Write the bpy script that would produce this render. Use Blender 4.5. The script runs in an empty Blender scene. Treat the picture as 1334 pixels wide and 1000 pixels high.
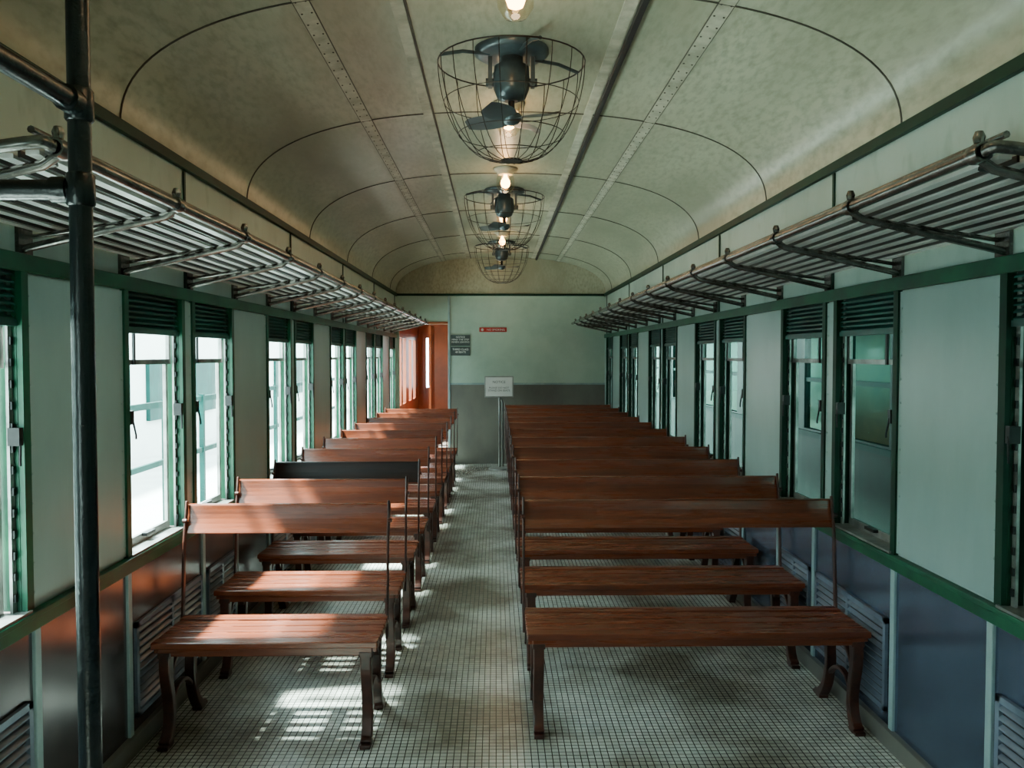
import bpy, math, random
from mathutils import Vector, Matrix
random.seed(4)
PI=math.pi
# ---------------------------------------------------------------- materials
def nt(name):
    m=bpy.data.materials.new(name); m.use_nodes=True
    t=m.node_tree; b=t.nodes['Principled BSDF']; return m,t,b
def pmat(name,c1,c2=None,scale=4,stretch=(1,1,1),rough=.5,metal=0,bump=0,c3=None,detail=6,lo=.35,hi=.65,rvar=0,coord='Object',rand=False,s3=7,lo3=.55,hi3=.78,spec=.5):
    m,t,b=nt(name); N=t.nodes; L=t.links
    b.inputs['Roughness'].default_value=rough; b.inputs['Metallic'].default_value=metal
    b.inputs['Specular IOR Level'].default_value=spec
    if c2 is None:
        c2=tuple(min(1,v*.8) for v in c1)
    tc=N.new('ShaderNodeTexCoord'); mp=N.new('ShaderNodeMapping'); mp.inputs['Scale'].default_value=stretch
    if coord=='World':
        g=N.new('ShaderNodeNewGeometry'); L.new(g.outputs['Position'],mp.inputs['Vector'])
    else:
        src=tc.outputs['Object']
        if rand:
            oi=N.new('ShaderNodeObjectInfo'); ad=N.new('ShaderNodeVectorMath'); ad.operation='MULTIPLY_ADD'
            cx=N.new('ShaderNodeCombineXYZ'); 
            for k in range(3): L.new(oi.outputs['Random'],cx.inputs[k])
            L.new(cx.outputs[0],ad.inputs[0]); ad.inputs[1].default_value=(37,53,11); L.new(src,ad.inputs[2]); src=ad.outputs[0]
        L.new(src,mp.inputs['Vector'])
    n=N.new('ShaderNodeTexNoise'); n.inputs['Scale'].default_value=scale; n.inputs['Detail'].default_value=detail; n.inputs['Roughness'].default_value=.6
    L.new(mp.outputs[0],n.inputs['Vector'])
    r=N.new('ShaderNodeValToRGB'); r.color_ramp.elements[0].position=lo; r.color_ramp.elements[1].position=hi
    r.color_ramp.elements[0].color=(*c1,1); r.color_ramp.elements[1].color=(*c2,1)
    L.new(n.outputs['Fac'],r.inputs['Fac']); out=r.outputs['Color']
    if c3:
        n2=N.new('ShaderNodeTexNoise'); n2.inputs['Scale'].default_value=scale*s3; n2.inputs['Detail'].default_value=8
        L.new(mp.outputs[0],n2.inputs['Vector'])
        r2=N.new('ShaderNodeValToRGB'); r2.color_ramp.elements[0].position=lo3; r2.color_ramp.elements[1].position=hi3
        L.new(n2.outputs['Fac'],r2.inputs['Fac'])
        mx=N.new('ShaderNodeMixRGB'); L.new(r2.outputs['Color'],mx.inputs['Fac']); L.new(out,mx.inputs['Color1']); mx.inputs['Color2'].default_value=(*c3,1); out=mx.outputs['Color']
    L.new(out,b.inputs['Base Color'])
    if rvar:
        mr=N.new('ShaderNodeMapRange'); mr.inputs['To Min'].default_value=rough-rvar; mr.inputs['To Max'].default_value=rough+rvar
        L.new(n.outputs['Fac'],mr.inputs['Value']); L.new(mr.outputs[0],b.inputs['Roughness'])
    if bump:
        bp=N.new('ShaderNodeBump'); bp.inputs['Strength'].default_value=bump; bp.inputs['Distance'].default_value=.01
        L.new(n.outputs['Fac'],bp.inputs['Height']); L.new(bp.outputs[0],b.inputs['Normal'])
    return m
def emat(name,c,s):
    m=bpy.data.materials.new(name); m.use_nodes=True; t=m.node_tree; t.nodes.clear()
    e=t.nodes.new('ShaderNodeEmission'); e.inputs[0].default_value=(*c,1); e.inputs[1].default_value=s
    o=t.nodes.new('ShaderNodeOutputMaterial'); t.links.new(e.outputs[0],o.inputs[0]); return m
def glassmat(name,tint,f0=.05,f1=.9,gc=(1,1,1)):
    m=bpy.data.materials.new(name); m.use_nodes=True; t=m.node_tree; t.nodes.clear(); L=t.links
    tr=t.nodes.new('ShaderNodeBsdfTransparent'); tr.inputs[0].default_value=(*tint,1)
    gl=t.nodes.new('ShaderNodeBsdfGlossy'); gl.inputs['Roughness'].default_value=.03; gl.inputs[0].default_value=(*gc,1)
    f=t.nodes.new('ShaderNodeLayerWeight'); f.inputs[0].default_value=.5
    p=t.nodes.new('ShaderNodeMath'); p.operation='POWER'; p.inputs[1].default_value=5; L.new(f.outputs['Facing'],p.inputs[0])
    a=t.nodes.new('ShaderNodeMath'); a.operation='MULTIPLY_ADD'; a.inputs[1].default_value=f1; a.inputs[2].default_value=f0; L.new(p.outputs[0],a.inputs[0])
    mx=t.nodes.new('ShaderNodeMixShader'); L.new(a.outputs[0],mx.inputs[0]); L.new(tr.outputs[0],mx.inputs[1]); L.new(gl.outputs[0],mx.inputs[2])
    o=t.nodes.new('ShaderNodeOutputMaterial'); L.new(mx.outputs[0],o.inputs[0]); return m

M={}
M['wall']=pmat('painted_wall',(.43,.55,.50),(.33,.44,.40),1.5,(1,1,.5),.38,0,.06,c3=(.28,.38,.34),coord='World')
M['panel']=pmat('painted_panel',(.38,.51,.49),(.27,.385,.375),1.2,(1,1,.4),.32,0,.05,coord='World')
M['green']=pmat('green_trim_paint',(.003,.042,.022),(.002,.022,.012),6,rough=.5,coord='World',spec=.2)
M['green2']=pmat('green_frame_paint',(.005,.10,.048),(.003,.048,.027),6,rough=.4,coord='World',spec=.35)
M['teal']=pmat('shutter_paint',(.008,.10,.08),(.005,.04,.035),6,rough=.4,coord='World')
M['dadoL']=pmat('dado_metal_warm',(.19,.185,.20),(.085,.083,.095),2,(1,1,.6),.24,.75,.012,rvar=.06,coord='World')
M['dadoR']=pmat('dado_metal_blue',(.16,.22,.32),(.08,.115,.18),2,(1,1,.6),.22,.8,.012,rvar=.06,coord='World')
M['vent']=pmat('vent_metal',(.20,.25,.32),(.10,.13,.18),5,rough=.32,metal=.3)
M['batten']=pmat('batten_paint',(.30,.41,.41),(.19,.27,.28),5,rough=.4,coord='World')
M['alu']=pmat('window_alu',(.40,.42,.40),(.14,.15,.14),8,rough=.35,metal=.6,coord='World')
M['darkmetal']=pmat('dark_metal',(.022,.024,.024),(.010,.010,.010),12,rough=.4,metal=.5)
M['rack']=pmat('rack_pipe',(.22,.215,.20),(.085,.082,.078),14,rough=.24,metal=.88,c3=(.36,.34,.31))
M['rackslat']=pmat('rack_slat',(.80,.80,.77),(.58,.58,.55),6,rough=.28,metal=.35)
M['rackgap']=pmat('rack_gap_shade',(.04,.037,.034),(.02,.019,.018),6,rough=.35,metal=.6)  # dark tone standing in for shade between the rack slats
M['pole']=pmat('pole_black_paint',(.003,.007,.008),(.006,.010,.011),25,rough=.25,metal=0,bump=.3,c3=(.02,.017,.014),coord='World')
M['wood']=pmat('varnished_wood',(.215,.048,.017),(.092,.020,.009),4,(.5,8,8),.28,0,.08,c3=(.055,.013,.007),rvar=.08,rand=True,lo=.3,hi=.7)
M['wooddark']=pmat('dark_varnished_wood',(.022,.008,.006),(.010,.005,.004),5,(.6,9,9),.4,0,.1,spec=.3)
M['iron']=pmat('cast_iron_brown',(.07,.020,.012),(.022,.009,.007),16,rough=.33,metal=.1,bump=.2)
M['ceil']=pmat('ceiling_paint',(.46,.475,.36),(.215,.222,.155),.8,(1.8,.5,1),.32,0,.03,c3=(.25,.26,.18),detail=13,lo=.33,hi=.70,rvar=.07,coord='World',s3=30,lo3=.42,hi3=.78)
M['seam']=pmat('ceiling_seam',(.035,.035,.027),(.07,.066,.05),8,rough=.6,coord='World')
M['strip']=pmat('ceiling_strip',(.50,.50,.40),(.28,.28,.21),9,rough=.45,coord='World')
M['black']=pmat('conduit_and_shadow',(.006,.006,.006),(.010,.010,.010),8,rough=.6)
M['endlow']=pmat('grey_dado_paint',(.145,.142,.118),(.088,.087,.075),2,(1,1,.6),.5,coord='World')
M['endup']=pmat('end_wall_paint',(.41,.52,.44),(.30,.40,.34),1.6,rough=.4,coord='World')
M['orange']=pmat('orange_paint',(.27,.066,.015),(.14,.034,.010),2,rough=.35,coord='World')
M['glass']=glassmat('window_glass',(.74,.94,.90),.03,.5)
M['glassR']=glassmat('shaded_window_glass',(.50,.76,.68),.010,.14,(.55,.95,.85))  # darker copy of the window glass: shade and dimmed reflections put into its colour
M['lampglass']=glassmat('lamp_glass',(.96,.93,.85))
M['bulb']=emat('lit_bulb',(1,.52,.18),30)
M['fan']=pmat('fan_enamel',(.08,.115,.13),(.045,.065,.075),10,rough=.3,metal=.3)
M['blade']=pmat('fan_blade',(.09,.115,.12),(.05,.065,.07),6,rough=.35,metal=.4)
M['wire']=pmat('cage_wire',(.02,.018,.015),(.035,.03,.024),20,rough=.4,metal=.6)
M['white']=pmat('sign_white',(.75,.76,.74),(.68,.70,.69),4,rough=.4)
M['plaque']=pmat('plaque_dark',(.04,.06,.06),(.03,.045,.045),4,rough=.4)
M['red']=pmat('sign_red',(.45,.02,.015),(.35,.015,.012),4,rough=.4)
M['steel']=pmat('stand_steel',(.35,.36,.35),(.25,.26,.25),8,rough=.3,metal=.8)
M['ground']=pmat('concrete_ground',(.58,.62,.59),(.47,.50,.48),.8,rough=.8,coord='World')
M['ballast']=pmat('track_ballast',(.05,.05,.045),(.02,.02,.02),18,rough=.9,bump=.5,coord='World')
M['outwhite']=pmat('station_wall_paint',(.75,.78,.75),(.66,.70,.68),.8,rough=.7,coord='World')
M['sunblock']=pmat('sun_blocker_paint',(.10,.14,.125),(.07,.09,.085),.8,rough=.8,coord='World',spec=.2)  # for the added, unseen roof that blocks the sun
M['outteal']=pmat('teal_fence_paint',(.002,.055,.048),(.002,.035,.031),2,rough=.6,coord='World',spec=.15)
M['traingreen']=pmat('train_green_paint',(.004,.045,.037),(.003,.025,.021),1.5,rough=.55,coord='World',spec=.2)
M['ink']=pmat('sign_ink',(.04,.05,.05),(.05,.06,.06),4,rough=.6)

def floor_mat():
    m,t,b=nt('mosaic_tile_floor'); N=t.nodes; L=t.links
    g=N.new('ShaderNodeNewGeometry')
    br=N.new('ShaderNodeTexBrick'); br.offset=0; br.squash=1
    br.inputs['Scale'].default_value=1; br.inputs['Brick Width'].default_value=.0255; br.inputs['Row Height'].default_value=.0255
    br.inputs['Mortar Size'].default_value=.0019; br.inputs['Mortar Smooth'].default_value=.2
    br.inputs['Color1'].default_value=(.64,.67,.61,1); br.inputs['Color2'].default_value=(.50,.53,.49,1); br.inputs['Mortar'].default_value=(.026,.030,.025,1)
    L.new(g.outputs['Position'],br.inputs['Vector'])
    n=N.new('ShaderNodeTexNoise'); n.inputs['Scale'].default_value=1.7; n.inputs['Detail'].default_value=9; L.new(g.outputs['Position'],n.inputs['Vector'])
    r=N.new('ShaderNodeValToRGB'); r.color_ramp.elements[0].position=.39; r.color_ramp.elements[0].color=(.33,.295,.25,1); r.color_ramp.elements[1].position=.60; r.color_ramp.elements[1].color=(1,1,1,1)
    L.new(n.outputs['Fac'],r.inputs['Fac'])
    mx=N.new('ShaderNodeMixRGB'); mx.blend_type='MULTIPLY'; mx.inputs['Fac'].default_value=1
    L.new(br.outputs['Color'],mx.inputs['Color1']); L.new(r.outputs['Color'],mx.inputs['Color2']); L.new(mx.outputs['Color'],b.inputs['Base Color'])
    b.inputs['Roughness'].default_value=.26
    bp=N.new('ShaderNodeBump'); bp.invert=True; bp.inputs['Strength'].default_value=.4; bp.inputs['Distance'].default_value=.002
    L.new(br.outputs['Fac'],bp.inputs['Height']); L.new(bp.outputs[0],b.inputs['Normal'])
    return m
M['floor']=floor_mat()

# ---------------------------------------------------------------- mesh builder
class MB:
    def __init__(s): s.v=[];s.f=[];s.m=[];s.sm=[];s.mats=[]
    def mi(s,k):
        if k not in s.mats: s.mats.append(k)
        return s.mats.index(k)
    def add(s,vs,fs,k,smooth=False):
        o=len(s.v); s.v+= [tuple(p) for p in vs]; i=s.mi(k)
        for f in fs: s.f.append(tuple(a+o for a in f)); s.m.append(i); s.sm.append(smooth)
    def box(s,x0,x1,y0,y1,z0,z1,k):
        if x0>x1:x0,x1=x1,x0
        vs=[(x,y,z) for z in(z0,z1) for y in(y0,y1) for x in(x0,x1)]
        s.add(vs,[(0,2,3,1),(4,5,7,6),(0,1,5,4),(2,6,7,3),(0,4,6,2),(1,3,7,5)],k)
    def prism(s,poly,axis,a,b,k,smooth=False):
        n=len(poly)
        def P(p,t): return (t,p[0],p[1]) if axis=='x' else (p[0],t,p[1])
        vs=[P(p,a) for p in poly]+[P(p,b) for p in poly]
        fs=[(i,(i+1)%n,n+(i+1)%n,n+i) for i in range(n)]
        s.add(vs,fs,k,smooth); s.add(vs,[tuple(range(n))[::-1],tuple(range(n,2*n))],k)
    def tube(s,pts,r,k,seg=8,closed=False,cap=True):
        pts=[Vector(p) for p in pts]; n=len(pts); vs=[]; fs=[]
        rr=r if isinstance(r,(list,tuple)) else [r]*n
        up=None
        for i in range(n):
            if closed: t=pts[(i+1)%n]-pts[i-1]
            else: t=pts[min(i+1,n-1)]-pts[max(i-1,0)]
            t.normalize()
            if up is None:
                up=Vector((0,0,1)) if abs(t.z)<.9 else Vector((1,0,0))
            a=(up-t*up.dot(t))
            if a.length<1e-4: a=Vector((0,1,0))-t*t.y
            a.normalize(); b=t.cross(a); up=a
            for j in range(seg):
                q=2*PI*j/seg; vs.append(pts[i]+(a*math.cos(q)+b*math.sin(q))*rr[i])
        m=n if closed else n-1
        for i in range(m):
            for j in range(seg):
                i2=(i+1)%n; fs.append((i*seg+j,i*seg+(j+1)%seg,i2*seg+(j+1)%seg,i2*seg+j))
        s.add(vs,fs,k,True)
        if cap and not closed: s.add(vs,[tuple(range(seg))[::-1],tuple(range((n-1)*seg,n*seg))],k)
    def lathe(s,prof,c,k,seg=24,axis='z'):
        vs=[];fs=[];n=len(prof)
        for r,z in prof:
            for j in range(seg):
                q=2*PI*j/seg; a,b=r*math.cos(q),r*math.sin(q)
                if axis=='z': vs.append((c[0]+a,c[1]+b,c[2]+z))
                elif axis=='x': vs.append((c[0]+z,c[1]+a,c[2]+b))
                else: vs.append((c[0]+a,c[1]+z,c[2]+b))
        for i in range(n-1):
            for j in range(seg): fs.append((i*seg+j,i*seg+(j+1)%seg,(i+1)*seg+(j+1)%seg,(i+1)*seg+j))
        s.add(vs,fs,k,True)
        s.add(vs,[tuple(range(seg))[::-1],tuple(range((n-1)*seg,n*seg))],k)
    def ribbon(s,path,th,x0,x1,k):
        vs=[];n=len(path)
        for i in range(n):
            a=Vector(path[max(i-1,0)]);b=Vector(path[min(i+1,n-1)]); t=(b-a).normalized(); nn=Vector((-t.y,t.x)); p=Vector(path[i])
            l=p+nn*th[i]/2; r=p-nn*th[i]/2
            vs+=[(x0,l.x,l.y),(x1,l.x,l.y),(x1,r.x,r.y),(x0,r.x,r.y)]
        fs=[(4*i+j,4*i+(j+1)%4,4*i+4+(j+1)%4,4*i+4+j) for i in range(n-1) for j in range(4)]
        fs+=[(3,2,1,0),tuple(range(4*n-4,4*n))]
        s.add(vs,fs,k)
    def obj(s,name,bevel=0,loc=(0,0,0)):
        me=bpy.data.meshes.new(name); me.from_pydata(s.v,[],s.f)
        for k in s.mats: me.materials.append(M[k])
        for p,i,sm in zip(me.polygons,s.m,s.sm): p.material_index=i; p.use_smooth=sm
        me.update()
        import bmesh
        bm=bmesh.new(); bm.from_mesh(me); bmesh.ops.recalc_face_normals(bm,faces=bm.faces); bm.to_mesh(me); bm.free()
        o=bpy.data.objects.new(name,me); o.location=loc; bpy.context.collection.objects.link(o)
        if bevel:
            b=o.modifiers.new('bevel','BEVEL'); b.width=bevel; b.segments=2; b.limit_method='ANGLE'; b.angle_limit=math.radians(50)
        return o
def smoothpath(pts,n=5):
    out=[]
    P=[Vector(p) for p in pts]; P=[2*P[0]-P[1]]+P+[2*P[-1]-P[-2]]
    for i in range(1,len(P)-2):
        for j in range(n):
            t=j/n; a,b,c,d=P[i-1:i+3]
            out.append(.5*((2*b)+(c-a)*t+(2*a-5*b+4*c-d)*t*t+(3*b-a-3*c+d)*t**3))
    out.append(P[-2]); return out

# ---------------------------------------------------------------- room dims
XL,XR=-1.335,1.47
Y0,Y1=-1.4,11.1
WT=.06
CX,CA,CB,CH,CN=(XL+XR)/2,(XR-XL)/2,.50,2.26,2.4
def ch(x):
    u=min(1,abs((x-CX)/CA)); return CH+CB*(1-u**CN)**(1/CN)
def prof(n=56,off=0):
    out=[]
    for i in range(n+1):
        t=PI*i/n; c,s_=math.cos(t),math.sin(t)
        out.append((CX+(CA-off)*math.copysign(abs(c)**(2/CN),c),CH+(CB-off)*abs(s_)**(2/CN)))
    return out
ZB,ZT=.72,1.69
PER=1.84
pairs=[3.0+PER*k for k in range(-2,5)]
wins=[]
for p in pairs:
    for o in(0,.66):
        if p+o+.53<Y1: wins.append((p+o,p+o+.53))

# floor
b=MB(); b.box(XL-WT,XR+WT,Y0-.06,14.4,-.08,0,'floor'); b.obj('floor')

# walls
tn=[0]
def trim(b,bevel=.003):
    tn[0]+=1; return b.obj('trim_%d'%tn[0],bevel)
for side,wx,s in (('left',XL,-1),('right',XR,1)):
    dado='dadoL' if s<0 else 'dadoR'
    b=MB()
    b.box(wx,wx+s*WT,Y0-.06,Y1+.06,0,ZB,'wall'); b.box(wx,wx+s*WT,Y0-.06,Y1+.06,ZT,CH+.02,'wall')
    ys=[Y0-.06]+[v for w in wins for v in w]+[Y1+.06]
    for i in range(0,len(ys),2): b.box(wx,wx+s*WT,ys[i],ys[i+1],ZB,ZT,'wall')
    for i in range(0,len(ys),2):
        a,c=ys[i]+.02,ys[i+1]-.02
        if i==0: a=Y0
        if i==len(ys)-2: c=Y1
        if c-a<.03: continue
        b.box(wx,wx-s*.008,a,c,ZB+.01,ZT-.01,'panel')
        for yy in(a+.018,c-.018):
            z=ZB+.05
            while z<ZT-.03:
                b.lathe([(.005,0),(.003,-s*.003)],(wx-s*.008,yy,z),'panel',5,'x'); z+=.085
    b.box(wx,wx-s*.006,Y0,Y1,.06,.665,dado)
    # outside skin of the coach
    b.box(wx+s*WT,wx+s*(WT+.01),Y0-.06,Y1+.06,-.1,ZB-.02,'traingreen'); b.box(wx+s*WT,wx+s*(WT+.01),Y0-.06,Y1+.06,ZT+.02,CH+.02,'traingreen')
    b.obj('wall_'+side)
    t=MB(); t.box(wx,wx-s*.022,Y0,Y1,CH-.02,CH+.022,'green'); trim(t)
    t=MB(); t.box(wx,wx-s*.02,Y0,Y1,ZT-.005,ZT+.045,'green2'); trim(t)
    t=MB(); t.box(wx,wx-s*.02,Y0,Y1,.665,.705,'green2'); t.box(wx,wx-s*.030,Y0,Y1,.705,.722,'green2'); trim(t)
    t=MB()
    for p in pairs:
        y=p+.595
        if y<Y1: t.box(wx,wx-s*.008,y-.011,y+.011,ZT+.045,CH-.02,'green')
    trim(t)
    t=MB()
    for p in pairs:
        for y in(p-.01,p+.75,p+1.23):
            if Y0<y<Y1-.05: t.box(wx,wx-s*.016,y-.016,y+.016,.06,.665,'batten')
    trim(t)
    t=MB(); t.box(wx,wx-s*.03,Y0,Y1,0,.07,'endlow'); t.obj('baseboard_'+side,.003)
    for p in pairs:
      for y0,y1 in((p+.03,p+.71),(p+.79,p+1.19)):
        if y1>Y1-.1: continue
        v=MB(); z0,z1=.12,.47; w=.02; x0=wx-s*.006; x1=wx-s*.020
        v.box(x0,wx-s*.008,y0,y1,z0,z1,'darkmetal')  # dark plate stands in for the shade behind the louvres
        v.box(x0,x1,y0,y1,z0,z0+w,'vent'); v.box(x0,x1,y0,y1,z1-w,z1,'vent'); v.box(x0,x1,y0,y0+w,z0,z1,'vent'); v.box(x0,x1,y1-w,y1,z0,z1,'vent'); v.box(x0,x1,(y0+y1)/2-.01,(y0+y1)/2+.01,z0,z1,'vent')
        n=11
        for i in range(n):
            z=z0+w+(z1-z0-2*w)*(i+.5)/n
            xa,xb=wx-s*.009,wx-s*.022
            v.prism([(xa,z+.004),(xb,z-.006),(xb,z-.002),(xa,z+.008)],'y',y0+w,y1-w,'vent')
        v.obj('vent_grille')
# windows
wn=0
for side,wx,s in(('left',XL,-1),('right',XR,1)):
    for (a,c) in wins:
        wn+=1; b=MB()
        def B(d0,d1,y0,y1,z0,z1,k): b.box(wx+s*d0,wx+s*d1,y0,y1,z0,z1,k)
        g='green2' if s<0 else 'green'  # left jambs take the lighter green: daylight put into their colour
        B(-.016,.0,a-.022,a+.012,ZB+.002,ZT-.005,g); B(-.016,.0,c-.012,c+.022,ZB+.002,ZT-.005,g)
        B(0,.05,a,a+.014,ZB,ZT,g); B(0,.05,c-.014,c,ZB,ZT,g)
        for y0,y1 in((a+.014,a+.034),(c-.034,c-.014)):
            B(.012,.020,y0,y1,ZB,ZT,'alu')
            z=ZB+.04
            while z<ZT-.2:
                B(.006,.012,y0+.004,y1-.004,z,z+.022,'darkmetal'); z+=.06
        B(.020,.024,a+.014,c-.014,ZT-.158,ZT,'teal')
        n=7
        for i in range(n):
            z=ZT-.02*(i+1)
            xa,xb=wx+s*.002,wx+s*.020
            b.prism([(xa,z),(xb,z+.014),(xb,z+.019),(xa,z+.005)],'y',a+.014,c-.014,'teal')
        B(-.004,.024,a+.014,c-.014,ZT-.158,ZT-.14,'teal')
        y0,y1=a+.03,c-.03
        zt=ZT-.10; zm=1.415
        for (p0,p1,w,wb,d) in((zm,zt,.020,.02,.026),(ZB+.004,zm+.02,.022,.036,.04)):
            B(d,d+.013,y0,y0+w,p0,p1,'alu'); B(d,d+.013,y1-w,y1,p0,p1,'alu')
            B(d,d+.013,y0+w,y1-w,p0,p0+wb,'alu'); B(d,d+.013,y0+w,y1-w,p1-.02,p1,'alu')
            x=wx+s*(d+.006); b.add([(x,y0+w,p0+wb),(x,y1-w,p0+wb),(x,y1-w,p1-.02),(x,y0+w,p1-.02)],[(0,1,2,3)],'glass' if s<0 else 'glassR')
        B(.018,.026,y0+.10,y0+.114,zm,zt,'darkmetal')
        B(.02,.04,(a+c)/2-.04,(a+c)/2+.04,ZB+.03,ZB+.042,'darkmetal')
        for yy,q in((a+.03,1),(c-.03,-1)):
            B(-.018,.014,yy-.010,yy+.010,1.20,1.25,'darkmetal'); b.tube([(wx-s*.016,yy,1.22),(wx-s*.022,yy+q*.014,1.16),(wx-s*.022,yy+q*.014,1.145)],.004,'darkmetal',6)
        B(-.024,.06,a,c,ZB-.003,ZB+.010,'alu')
        b.obj('window_%d'%wn)

# ceiling
P=prof(); Po=[(CX+(x-CX)*1.03,z+.04) for x,z in P]
b=MB(); n=len(P)
vs=[(x,y,z) for y in(Y0-.06,Y1) for x,z in P]+[(x,y,z) for y in(Y0-.06,Y1) for x,z in Po]
b.add(vs,[(i,i+1,n+i+1,n+i) for i in range(n-1)],'ceil',True); b.add(vs,[(2*n+i,2*n+i+1,3*n+i+1,3*n+i) for i in range(n-1)],'wall',True)
b.obj('ceiling')
t=MB()
Q=[(x,z) for x,z in prof(56,.001)]
y=3.0-1.5*2
while y<Y1:
    t.tube([(x,y,z) for x,z in Q],.0045,'seam',6); y+=1.5
trim(t,0)
def cstrip(b,xa,xb,th,k,y0=Y0,y1=Y1):
    b.prism([(xa,ch(xa)+.004),(xb,ch(xb)+.004),(xb,ch(xb)-th),(xa,ch(xa)-th)],'y',y0,y1,k)
t=MB()
for u in(-.76,.76):
    cstrip(t,CX+u-.028,CX+u+.028,.004,'strip')
    cstrip(t,CX+u-.031,CX+u-.028,.004,'seam'); cstrip(t,CX+u+.028,CX+u+.031,.004,'seam')
    for q in(-.018,.018):
        y=.5
        while y<Y1: 
            xx=CX+u+q; t.lathe([(.005,0),(.003,-.003)],(xx,y,ch(xx)-.004),'seam',5); y+=.1
for u in(-.43,.43):
    cstrip(t,CX+u-.024,CX+u+.024,.006,'strip')
for u in(-.40,):
    cstrip(t,CX+u-.004,CX+u+.004,.008,'seam')
trim(t,0)
t=MB(); cstrip(t,CX+.462,CX+.484,.024,'black'); trim(t,0)  # conduit and its dark shadow line drawn as one black strip

# end walls
b=MB()
DX0,DX1,DH=-1.29,-.63,1.87
b.box(DX1,XR,Y1,Y1+.06,0,CH,'endup'); b.box(XL,DX1,Y1,Y1+.06,DH,CH,'endup'); b.box(XL,DX0,Y1,Y1+.06,0,DH,'endup')
b.prism([(x,z) for x,z in P],'y',Y1,Y1+.06,'ceil')
b.box(DX1+.02,XR,Y1-.008,Y1,0.0,1.06,'endlow')
b.obj('wall_end')
b=MB(); b.box(XL,XR,Y0-.06,Y0,0,CH,'wall'); b.prism([(x,z) for x,z in P],'y',Y0-.06,Y0,'ceil'); b.obj('wall_back')
t=MB(); t.box(XL,XR,Y1-.02,Y1,CH-.015,CH+.015,'green'); trim(t)
t=MB(); t.box(DX1+.02,XR,Y1-.014,Y1,1.06,1.085,'batten'); t.box(DX1-.01,DX1+.02,Y1-.02,Y1,0,CH-.015,'batten'); t.box(DX0,DX1,Y1-.016,Y1,DH,DH+.03,'orange'); trim(t)
# corridor beyond
YE=14.3
b=MB(); b.box(DX1+.03,DX1+.07,Y1+.06,YE,0,2.3,'orange'); b.obj('wall_corridor_right')
b=MB()
cw=[(11.35,11.75),(11.95,12.35),(12.75,13.15),(13.4,13.8)]
b.box(XL-.05,XL,Y1+.06,YE,0,.75,'orange'); b.box(XL-.05,XL,Y1+.06,YE,1.7,2.3,'orange')
ys=[Y1+.06]+[v for w in cw for v in w]+[YE]
for i in range(0,len(ys),2): b.box(XL-.05,XL,ys[i],ys[i+1],.75,1.7,'orange')
b.obj('wall_corridor_left')
b=MB(); b.box(XL-.05,-1.2,YE,YE+.05,0,2.3,'orange'); b.box(-1.1,DX1+.07,YE,YE+.05,0,2.3,'orange'); b.box(-1.2,-1.1,YE,YE+.05,1.75,2.3,'orange'); b.box(-1.2,-1.1,YE,YE+.05,0,.9,'orange'); b.obj('wall_corridor_end')
b=MB(); b.box(XL-.05,DX1+.07,Y1+.06,YE+.05,2.3,2.35,'orange'); b.obj('ceiling_corridor')
b=MB()
b.box(-1.0,-.97,12.4,13.1,.03,1.9,'orange'); b.box(-1.0,-.975,12.4,13.1,0,.03,'darkmetal')
b.box(-1.008,-1.0,12.5,13.0,1.0,1.05,'red');b.box(-1.008,-1.0,12.5,13.0,1.7,1.75,'red');b.box(-1.008,-1.0,12.46,12.5,1.0,1.75,'red');b.box(-1.008,-1.0,13.0,13.04,1.0,1.75,'red')
b.obj('door_1')

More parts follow.
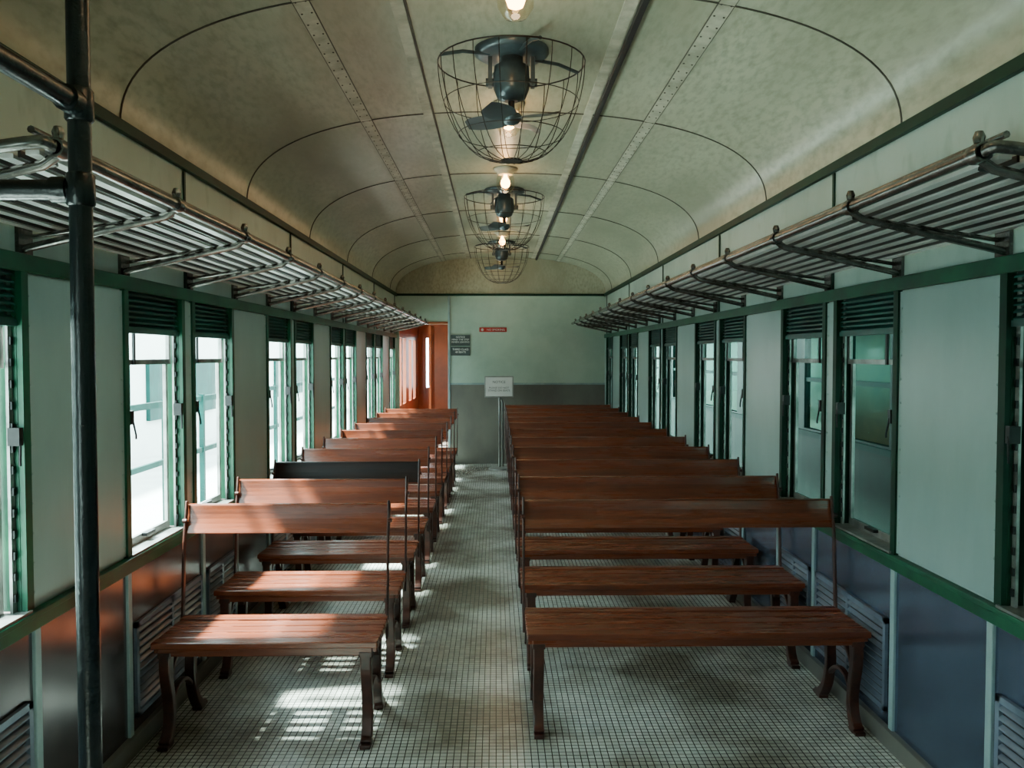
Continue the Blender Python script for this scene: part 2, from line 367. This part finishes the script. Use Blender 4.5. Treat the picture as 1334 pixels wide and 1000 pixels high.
# ---------------------------------------------------------------- benches
def bench_mesh(W,name,back='wood'):
    b=MB(); H=.395
    sw,gp=.0596,.011; y=0
    for i in range(5):
        b.box(0,W,y,y+sw,H-.024,H-(0.003 if i in(1,2,3) else 0),'wood'); y+=sw+gp
    D=y-gp
    for x in (.0,W*.25,W*.5,W*.75,W):
        x0=min(max(x-.03,.004),W-.064); b.box(x0,x0+.06,.02,D-.02,H-.045,H-.006,'wood')
    b.box(.02,W-.02,.012,.034,H-.055,H-.02,'wood'); b.box(.02,W-.02,D-.034,D-.012,H-.055,H-.02,'wood')
    for xc in(.045,W-.045):
        x0,x1=xc-.02,xc+.02
        p=smoothpath([(.035,H-.045),(.030,.27),(.052,.17),(.058,.09),(.035,.03),(.005,.0065)],5)
        n=len(p); th=[.05-.022*math.sin(PI*i/(n-1))*.9 for i in range(n)]
        b.ribbon(p,th,x0,x1,'iron')
        p=smoothpath([(.30,H-.045),(.285,.27),(.275,.18),(.30,.09),(.345,.03),(.385,.0065)],5)
        n=len(p); th=[.048-.022*math.sin(PI*i/(n-1))*.9 for i in range(n)]
        b.ribbon(p,th,x0,x1,'iron')
        b.box(x0,x1,-.02,.05,0,.016,'iron'); b.box(x0,x1,.335,.41,0,.016,'iron')
        b.box(x0-.005,x1+.005,.01,D-.01,H-.062,H-.04,'iron')
        p=smoothpath([(.045,.24),(.10,.30),(.165,.318),(.23,.30),(.285,.24)],4); b.ribbon(p,[.018]*len(p),x0+.006,x1-.006,'iron')
        p=smoothpath([(.055,.13),(.11,.18),(.165,.192),(.22,.18),(.285,.13)],4); b.ribbon(p,[.014]*len(p),x0+.008,x1-.008,'iron')
    z0,z1=.722,.835; n=6; L=[];R=[]
    for i in range(n+1):
        u=i/n; z=z0+(z1-z0)*u; y=D+.018+.035*u+.008*math.sin(PI*u)
        L.append((y,z));R.append((y+.022,z+.003))
    b.prism(L+R[::-1],'x',0.0,W,back)
    for x0,x1 in((.006,.016),(W-.016,W-.006)):
        b.ribbon([(D-.03,.30),(D-.012,.42),(D+.010,.69),(D+.046,.853)],[.03,.026,.022,.018],x0-.014 if x0<.1 else x0+.006,x1-.014 if x0<.1 else x1+.006,'iron')
        xm=-.003 if x0<.1 else W+.003
        b.lathe([(.009,-.008),(.009,.008)],(xm,D+.02,.775),'iron',8,'x')
    return b.obj(name,.004)
ro=lo=None
YR,YL,PB=3.10,3.03,.68
for k in range(11):
    if ro is None: ro=bench_mesh(1.315,'wooden_bench'); o=ro
    else:
        o=bpy.data.objects.new('wooden_bench',ro.data); bpy.context.collection.objects.link(o)
        m=o.modifiers.new('bevel','BEVEL'); m.width=.004; m.segments=2; m.limit_method='ANGLE'; m.angle_limit=math.radians(50)
    o.location=(.118,YR+PB*k,0)
for k in range(10):
    if lo is None or k==2:
        o=bench_mesh(.83,'wooden_bench','wooddark' if k==2 else 'wood')
        if lo is None: lo=o
    else:
        o=bpy.data.objects.new('wooden_bench',lo.data); bpy.context.collection.objects.link(o)
        m=o.modifiers.new('bevel','BEVEL'); m.width=.004; m.segments=2; m.limit_method='ANGLE'; m.angle_limit=math.radians(50)
    o.location=(-1.268,YL+PB*k,0)

# ---------------------------------------------------------------- luggage racks
for wx,s,fx in((XL,-1,-.895),(XR,1,1.01)):
    b=MB(); ya,yb=1.71,10.95
    n=8; wz,fz=1.80,1.862
    def X(u): return wx+(fx-wx)*u
    def Z(u): return wz+(fz-wz)*u
    for i in range(n):
        u=(i+.6)/(n+.4); x=X(u); z=Z(u)
        b.box(x-.014,x+.014,ya,yb,z,z+.010,'rackslat')
        u+=.5/(n+.4); x=X(u); z=Z(u)
        if i<n-1: b.box(x-.003,x+.003,ya,yb,z-.002,z+.012,'rackgap')  # dark strip drawn in place of the shaded gap between slats
    b.tube([(fx,ya,fz+.01),(fx,yb,fz+.01)],.016,'rack',10)
    b.tube([(X(.9),ya,fz+.045),(X(.9),yb,fz+.045)],.008,'rack',8)
    y=ya+.02
    while y<yb:
        b.tube([(wx-s*.012,y,1.748),(X(.93),y,fz-.022),(fx,y,fz+.0)],.0115,'rack',8)
        b.tube([(wx-s*.010,y+.035,1.785),(X(.95),y+.035,fz-.012)],.007,'rack',6)
        b.box(wx-s*.001,wx-s*.012,y-.02,y+.05,1.736,1.81,'rack')
        b.lathe([(.021,-.02),(.024,0),(.021,.02)],(fx,y,fz+.01),'rack',10,'y')
        b.lathe([(.010,.02),(.013,.034),(.008,.046)],(fx,y,fz+.01),'rack',8)
        y+=.628
    b.tube(smoothpath([(fx,ya,fz+.01),(fx+s*.04,ya-.03,fz+.01),(wx-s*.1,ya-.03,wz+.02),(wx-s*.018,ya-.02,wz+.01)],5),.014,'rack',8)
    b.obj('luggage_rack')

# ---------------------------------------------------------------- fans
def fan(y):
    b=MB(); top=ch(CX)
    c=(CX,y,0)
    b.lathe([(.16,top-.002),(.16,top-.02),(.14,top-.032),(.06,top-.037)],c,'fan',28)
    b.lathe([(.05,top-.03),(.05,top-.06),(.075,top-.075),(.078,top-.12),(.076,top-.17),(.062,top-.205),(.03,top-.22)],c,'fan',24)
    for sx in(-1,1):
        b.box(CX+sx*.082,CX+sx*.10,y-.022,y+.022,top-.16,top-.02,'fan'); b.lathe([(.018,-.025),(.018,.025)],(CX+sx*.085,y,top-.14),'fan',10,'x')
    b.lathe([(.014,top-.22),(.014,top-.28)],c,'darkmetal',10); b.lathe([(.04,top-.275),(.045,top-.29),(.032,top-.312),(.01,top-.322)],c,'fan',16)
    for k in range(4):
        q=PI/4+k*PI/2+.3; u=Vector((math.cos(q),math.sin(q),0)); w=Vector((-u.y,u.x,0)); vs=[];m=6
        zc=top-.295
        for i in range(m+1):
            r=.03+.19*i/m; wd=.02+.045*math.sin(PI*min(1,.15+.75*i/m))
            if i==m: wd*=.6
            for sg in(-1,1):
                p=Vector((CX,y,zc))+u*r+w*sg*wd; p.z+=sg*.012; vs.append(p)
        b.add(vs,[(2*i,2*i+1,2*i+3,2*i+2) for i in range(m)],'blade',True)
    R=.315; zt=top-.06; zb=top-.475
    ring=lambda r,z,rad: b.tube([(CX+r*math.cos(2*PI*j/40),y+r*math.sin(2*PI*j/40),z) for j in range(40)],rad,'wire',5,True)
    ring(R,zt,.0035)
    def cg(t):
        a=t*PI/2; return (R*math.cos(a)**.75 if t<1 else 0, zt-(zt-zb)*math.sin(a)**1.15)
    for t in(.3,.55,.76): r,z=cg(t); ring(r,z,.0020)
    ring(.045,zb+.004,.0028); b.lathe([(.045,zb),(.045,zb+.004)],c,'wire',16)
    for k in range(18):
        q=2*PI*k/18; pts=[]
        for i in range(13):
            r,z=cg(i/12*.985); r=max(r,.04) ; pts.append((CX+r*math.cos(q),y+r*math.sin(q),z))
        b.tube(pts,.0019,'wire',5)
    for k in range(4):
        q=2*PI*k/4+.35; b.tube([(CX+.1*math.cos(q),y+.1*math.sin(q),top-.03),(CX+.22*math.cos(q),y+.22*math.sin(q),top-.035),(CX+R*math.cos(q),y+R*math.sin(q),zt)],.008,'fan',8)
    b.obj('ceiling_fan')
for y in(3.6,6.6,9.6): fan(y)

# ---------------------------------------------------------------- lamps
for k in range(-1,6):
    y=2.85+1.5*k; x=CX; top=ch(CX)-.001
    b=MB()
    b.lathe([(.085,top),(.085,top-.012),(.06,top-.022),(.055,top-.04),(.05,top-.045)],(x,y,0),'strip',24)
    b.lathe([(.048,top-.04),(.060,top-.06),(.066,top-.095),(.060,top-.135),(.038,top-.165),(.008,top-.175)],(x,y,0),'lampglass',24)
    b.lathe([(.012,top-.03),(.014,top-.06),(.030,top-.085),(.034,top-.105),(.026,top-.128),(.006,top-.138)],(x,y,0),'bulb',16)
    o=b.obj('ceiling_lamp')
    l=bpy.data.lights.new('bulb_light','POINT'); l.energy=2.8; l.color=(1,.66,.38); l.shadow_soft_size=.05
    lo_=bpy.data.objects.new('bulb_light',l); lo_.location=(x,y,top-.23); bpy.context.collection.objects.link(lo_); lo_.parent=o

# ---------------------------------------------------------------- grab pole
b=MB(); px,py=-.758,1.54
b.tube([(px,py,0.01),(px,py,ch(px)-.002)],.020,'pole',16)
b.lathe([(.05,0),(.05,.012),(.026,.02)],(px,py,0),'pole',16); b.lathe([(.026,-.04),(.05,-.02),(.05,0)],(px,py,ch(px)),'pole',16)
b.tube([(px,py,1.905),(px,Y0,1.905)],.019,'pole',12)
b.tube([(px,py,1.752),(XL,py,1.752)],.019,'pole',12)
b.lathe([(.022,-.03),(.025,-.026),(.025,.026),(.022,.03)],(px,py,1.905),'pole',14); b.lathe([(.022,-.03),(.025,-.026),(.025,.026),(.022,.03)],(px,py,1.752),'pole',14)
b.lathe([(.024,-.05),(.024,-.02)],(px,py,1.905),'pole',14,'y'); b.lathe([(.024,-.05),(.024,-.02)],(px,py,1.752),'pole',14,'x')
b.obj('grab_pole')

# ---------------------------------------------------------------- signs
def text(body,size,loc,mat,parent,name='lettering'):
    c=bpy.data.curves.new(name,'FONT'); c.body=body; c.size=size; c.align_x='CENTER'; c.extrude=.0006; c.materials.append(M[mat])
    o=bpy.data.objects.new(name,c); o.location=loc; o.rotation_euler=(PI/2,0,0); bpy.context.collection.objects.link(o); o.parent=parent; return o
b=MB(); b.box(-.60,-.345,Y1-.016,Y1-.001,1.58,1.725,'plaque'); o=b.obj('wall_plaque',.002)
text('NOTICE\nMIND THE STEP\nWHEN LEAVING',.033,(-.472,Y1-.018,1.685),'white',o)
b=MB(); b.box(-.60,-.345,Y1-.016,Y1-.001,1.45,1.565,'plaque'); o=b.obj('wall_plaque',.002)
text('THIRD CLASS\n48 SEATS',.036,(-.472,Y1-.018,1.52),'white',o)
b=MB(); b.box(-.22,.145,Y1-.012,Y1-.001,1.765,1.825,'red'); b.lathe([(.018,-.014),(.018,0)],(-.18,Y1,1.795),'white',14,'y'); o=b.obj('red_sign',.002)
text('NO SMOKING',.038,(0,Y1-.013,1.782),'white',o)
b=MB(); sy=10.55
b.tube([(.045,sy,.01),(.045,sy,1.0)],.014,'steel',12); b.tube([(.085,sy+.05,.01),(.085,sy+.05,.85)],.012,'steel',12)
b.tube([(.085,sy+.05,.85),(.045,sy,.93)],.012,'steel',10)
b.lathe([(.15,0),(.15,.012),(.03,.03)],(.055,sy+.02,0),'steel',24)
b.box(-.145,.225,sy-.03,sy-.018,.92,1.19,'steel'); b.box(-.13,.21,sy-.034,sy-.028,.935,1.175,'white'); o=b.obj('sign_stand',.002)
text('NOTICE',.045,(.04,sy-.036,1.10),'ink',o); text('PLEASE DO NOT\nSTAND ON SEATS',.034,(.04,sy-.036,1.03),'ink',o)

# ---------------------------------------------------------------- exterior
b=MB(); b.box(-60,60,-40,60,-1.2,-1.1,'ground'); b.box(-1.6,9.5,-39,59,-1.1,-1.06,'ballast'); b.obj('ground')
b=MB()
b.box(-9,-8.8,-12,40,-1.1,2.6,'outwhite')
for y in range(-12,40,3): b.box(-8.8,-8.7,y,y+1.9,-.2,1.3,'outteal')
b.box(-9,-8.6,-12,40,2.6,2.75,'outteal')
b.obj('station_building')
b=MB()
for y in [-6+1.2*i for i in range(22)]: b.box(-3.85,-3.79,y,y+.06,-1.1,.95,'outteal')
b.box(-3.84,-3.80,-6,20,.86,.93,'outteal'); b.box(-3.84,-3.80,-6,20,.2,.26,'outteal'); b.obj('platform_fence')
b=MB(); tx=3.0; TE=34
b.box(tx,tx+.06,-6,TE,-.2,.75,'traingreen'); b.box(tx,tx+.06,-6,TE,1.65,2.35,'traingreen')
y=-6
while y<TE:
    b.box(tx,tx+.06,y,y+.25,.75,1.65,'traingreen'); b.box(tx+.01,tx+.05,y+.25,y+1.0,1.2,1.24,'outteal'); b.add([(tx+.03,y+.25,.75),(tx+.03,y+1.0,.75),(tx+.03,y+1.0,1.65),(tx+.03,y+.25,1.65)],[(0,1,2,3)],'glassR'); y+=1.0
b.box(tx-.02,tx,-6,TE,.68,.73,'outteal'); b.box(tx-.02,tx,-6,TE,1.7,1.74,'outteal')
b.box(tx,tx+2.8,-6,TE,-.3,-.2,'traingreen'); b.box(tx+2.74,tx+2.8,-6,TE,-.2,2.35,'orange')
b.prism([(tx-.05,2.35),(tx+.3,2.7),(tx+1.4,2.85),(tx+2.5,2.7),(tx+2.85,2.35)],'y',-6,TE,'traingreen')
for y in(-3,-1,9,11,16,18): b.lathe([(.45,0),(.45,.1)],(tx+.5,y,-.61),'darkmetal',20,'x')
b.box(tx+.4,tx+2.4,-5,TE-1,-.6,-.3,'darkmetal')
b.obj('train_carriage')
b=MB(); b.box(.9,9.5,-14,38,3.5,3.6,'sunblock'); b.box(.9,9.5,-14,38,3.42,3.44,'sunblock')  # unseen roof, added to keep sun and sky off the right side
for y in range(-12,38,4):
    b.box(7.0,7.25,y,y+.25,-1.06,3.44,'outteal'); b.box(.9,9.5,y+.08,y+.17,3.3,3.42,'outteal')
b.obj('unseen_sun_blocker')

# ---------------------------------------------------------------- light
w=bpy.data.worlds.new('world'); bpy.context.scene.world=w; w.use_nodes=True
bg=w.node_tree.nodes['Background']; bg.inputs[0].default_value=(.86,.95,1,1); bg.inputs[1].default_value=19
l=bpy.data.lights.new('sun','SUN'); l.energy=95; l.angle=math.radians(5); l.color=(1,.97,.92)
o=bpy.data.objects.new('sun',l); bpy.context.collection.objects.link(o)
e=math.radians(60); d=Vector((math.cos(e),.06,-math.sin(e)))
o.rotation_euler=d.to_track_quat('-Z','Y').to_euler(); o.location=(-10,5,20)
# camera
c=bpy.data.cameras.new('camera'); c.sensor_width=36; c.lens=1080/1334*36; c.clip_start=.05
o=bpy.data.objects.new('camera',c); o.location=(0,0,1.45); o.rotation_euler=(PI/2-math.atan(37/1080),0,-math.atan(21/1080)); bpy.context.collection.objects.link(o)
bpy.context.scene.camera=o
